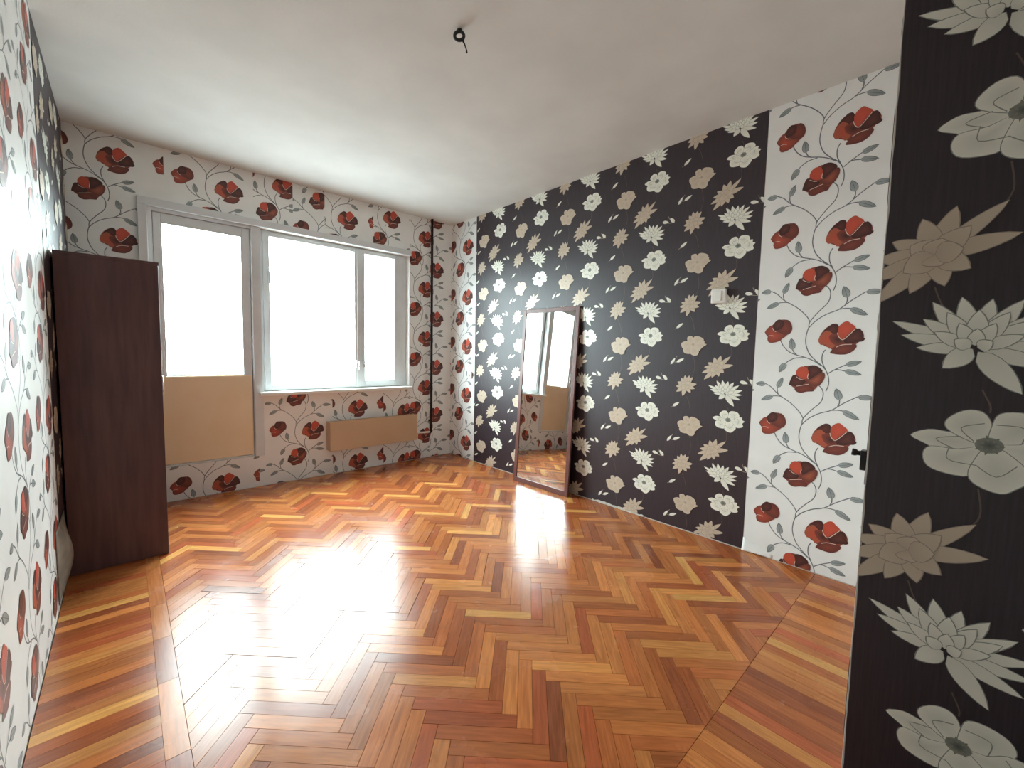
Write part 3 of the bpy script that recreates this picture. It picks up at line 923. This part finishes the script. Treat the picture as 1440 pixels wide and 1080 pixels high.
for a, b, hy in ((CY0 + 0.0195, ym - 0.0015, ym - 0.04), (ym + 0.0015, CY1 - 0.0195, ym + 0.04)):
    d = P_(boxes, 'door', [(CX1 - 0.018, CX1, a, b, 0.065, CZ - 0.020)], M_MAROON, parent=cab, bev=0.0015)
    hdl = tube('handle', [(CX1 - 0.001, hy, 0.86), (CX1 + 0.022, hy, 0.87), (CX1 + 0.022, hy, 0.97), (CX1 - 0.001, hy, 0.98)], 0.004, M_CHROME, None, seg=8)
    hdl.parent = d
    hdl.matrix_parent_inverse = (Matrix.Translation(Vector(cab.location)) @ d.matrix_parent_inverse).inverted()

# ------------------------------------------------------------------ mirror leaning on the black wall
mir = tag(empty('leaning_mirror', (2.587, 2.430, 0.001)), 'tall mirror in a mahogany frame leaning against the black wall', 'mirror')
MW, MH, FW, MT = 0.623, 1.5514, 0.036, 0.018
lean, rz = math.radians(3.39), math.radians(-1.76)
# local axes: x = along the wall (towards the window), y = out of the glass (into the room), z = up
mir.matrix_world = Matrix.Translation(mir.location) @ Matrix.Rotation(math.pi / 2 - rz, 4, 'Z') @ Matrix.Rotation(lean, 4, 'X')
for b in ((-MW / 2, -MW / 2 + FW, 0, MH), (MW / 2 - FW, MW / 2, 0, MH)):
    boxes('stile', [(b[0], b[1], -MT, 0.0, b[2], b[3])], M_MAHOG, mir, 0.003)
boxes('top_rail', [(-MW / 2 + FW, MW / 2 - FW, -MT, 0.0, MH - FW, MH)], M_MAHOG, mir, 0.003)
boxes('bottom_rail', [(-MW / 2 + FW, MW / 2 - FW, -MT, 0.0, 0, FW + 0.006)], M_MAHOG, mir, 0.003)
boxes('mirror_glass', [(-MW / 2 + FW - 0.003, MW / 2 - FW + 0.003, -0.011, -0.007, FW + 0.003, MH - FW + 0.003)], M_MIRROR, mir)
boxes('back_board', [(-MW / 2 + 0.004, MW / 2 - 0.004, -MT + 0.001, -0.0115, 0.004, MH - 0.004)], M_MAROON, mir)

# ------------------------------------------------------------------ small wall fittings
sw = tag(empty('light_switch', (XR, 1.055, 1.53)), 'white surface-mounted light switch on the black lotus wallpaper', 'switch')
P_(boxes, 'switch_box', [(XR - 0.034, XR - 0.0025, 1.012, 1.096, 1.488, 1.574)], M_PLASTIC, parent=sw, bev=0.005)
P_(boxes, 'rocker', [(XR - 0.040, XR - 0.033, 1.034, 1.074, 1.502, 1.560)], M_PLASTIC, parent=sw, bev=0.002)
so = tag(empty('wall_socket', (XR, 3.575, 0.92)), 'small white wall socket on the poppy strip beside the black wallpaper', 'socket')
P_(boxes, 'socket_plate', [(XR - 0.020, XR - 0.0025, 3.540, 3.612, 0.884, 0.956)], M_PLASTIC, parent=so, bev=0.006)
P_(tube, 'socket_recess', [(XR - 0.0215, 3.576, 0.92), (XR - 0.0195, 3.576, 0.92)], 0.020, M_PLASTIC, parent=so, seg=20)
for dy in (-0.010, 0.010):
    P_(tube, 'contact_hole', [(XR - 0.0222, 3.576 + dy, 0.92), (XR - 0.0205, 3.576 + dy, 0.92)], 0.004, M_BLACK, parent=so, seg=10)

hk = tag(empty('wall_hook', (1.044, YN, 0.965)), 'small black metal hook at the corner of the projecting wall', 'hook')
P_(boxes, 'hook_plate', [(1.036, 1.056, YN + 0.0022, YN + 0.011, 0.943, 0.981)], M_BLACK, parent=hk, bev=0.001)
P_(tube, 'hook_peg', [(1.046, YN + 0.010, 0.974), (1.046, YN + 0.016, 0.974), (1.046, YN + 0.0195, 0.9745), (1.046, YN + 0.025, 0.975)], [0.005, 0.0045, 0.0068, 0.0068], M_BLACK, parent=hk, seg=12)

# ------------------------------------------------------------------ bare lamp hook on the ceiling
ch = tag(empty('ceiling_hook', (1.115, 1.585, H)), 'small black lamp hook with a stub of wire on the ceiling', 'hook')
P_(tube, 'rosette', [(1.115, 1.585, H - 0.0005), (1.115, 1.585, H - 0.008), (1.115, 1.585, H - 0.012)], [0.011, 0.010, 0.006], M_BLACK, parent=ch, seg=20)
P_(tube, 'ring', [(1.113 + 0.020 * math.cos(a) * 0.75, 1.583 - 0.020 * math.cos(a) * 0.66, H - 0.028 + 0.018 * math.sin(a)) for a in np.linspace(0, 2 * math.pi, 25)[:-1]], 0.0070, M_BLACK, parent=ch, seg=10, closed=True)
P_(tube, 'wire', [(1.125, 1.574, H - 0.045), (1.132, 1.568, H - 0.062), (1.135, 1.560, H - 0.085), (1.134, 1.556, H - 0.100)], [0.005, 0.0030, 0.0030, 0.0042], M_BLACK, parent=ch, seg=8)
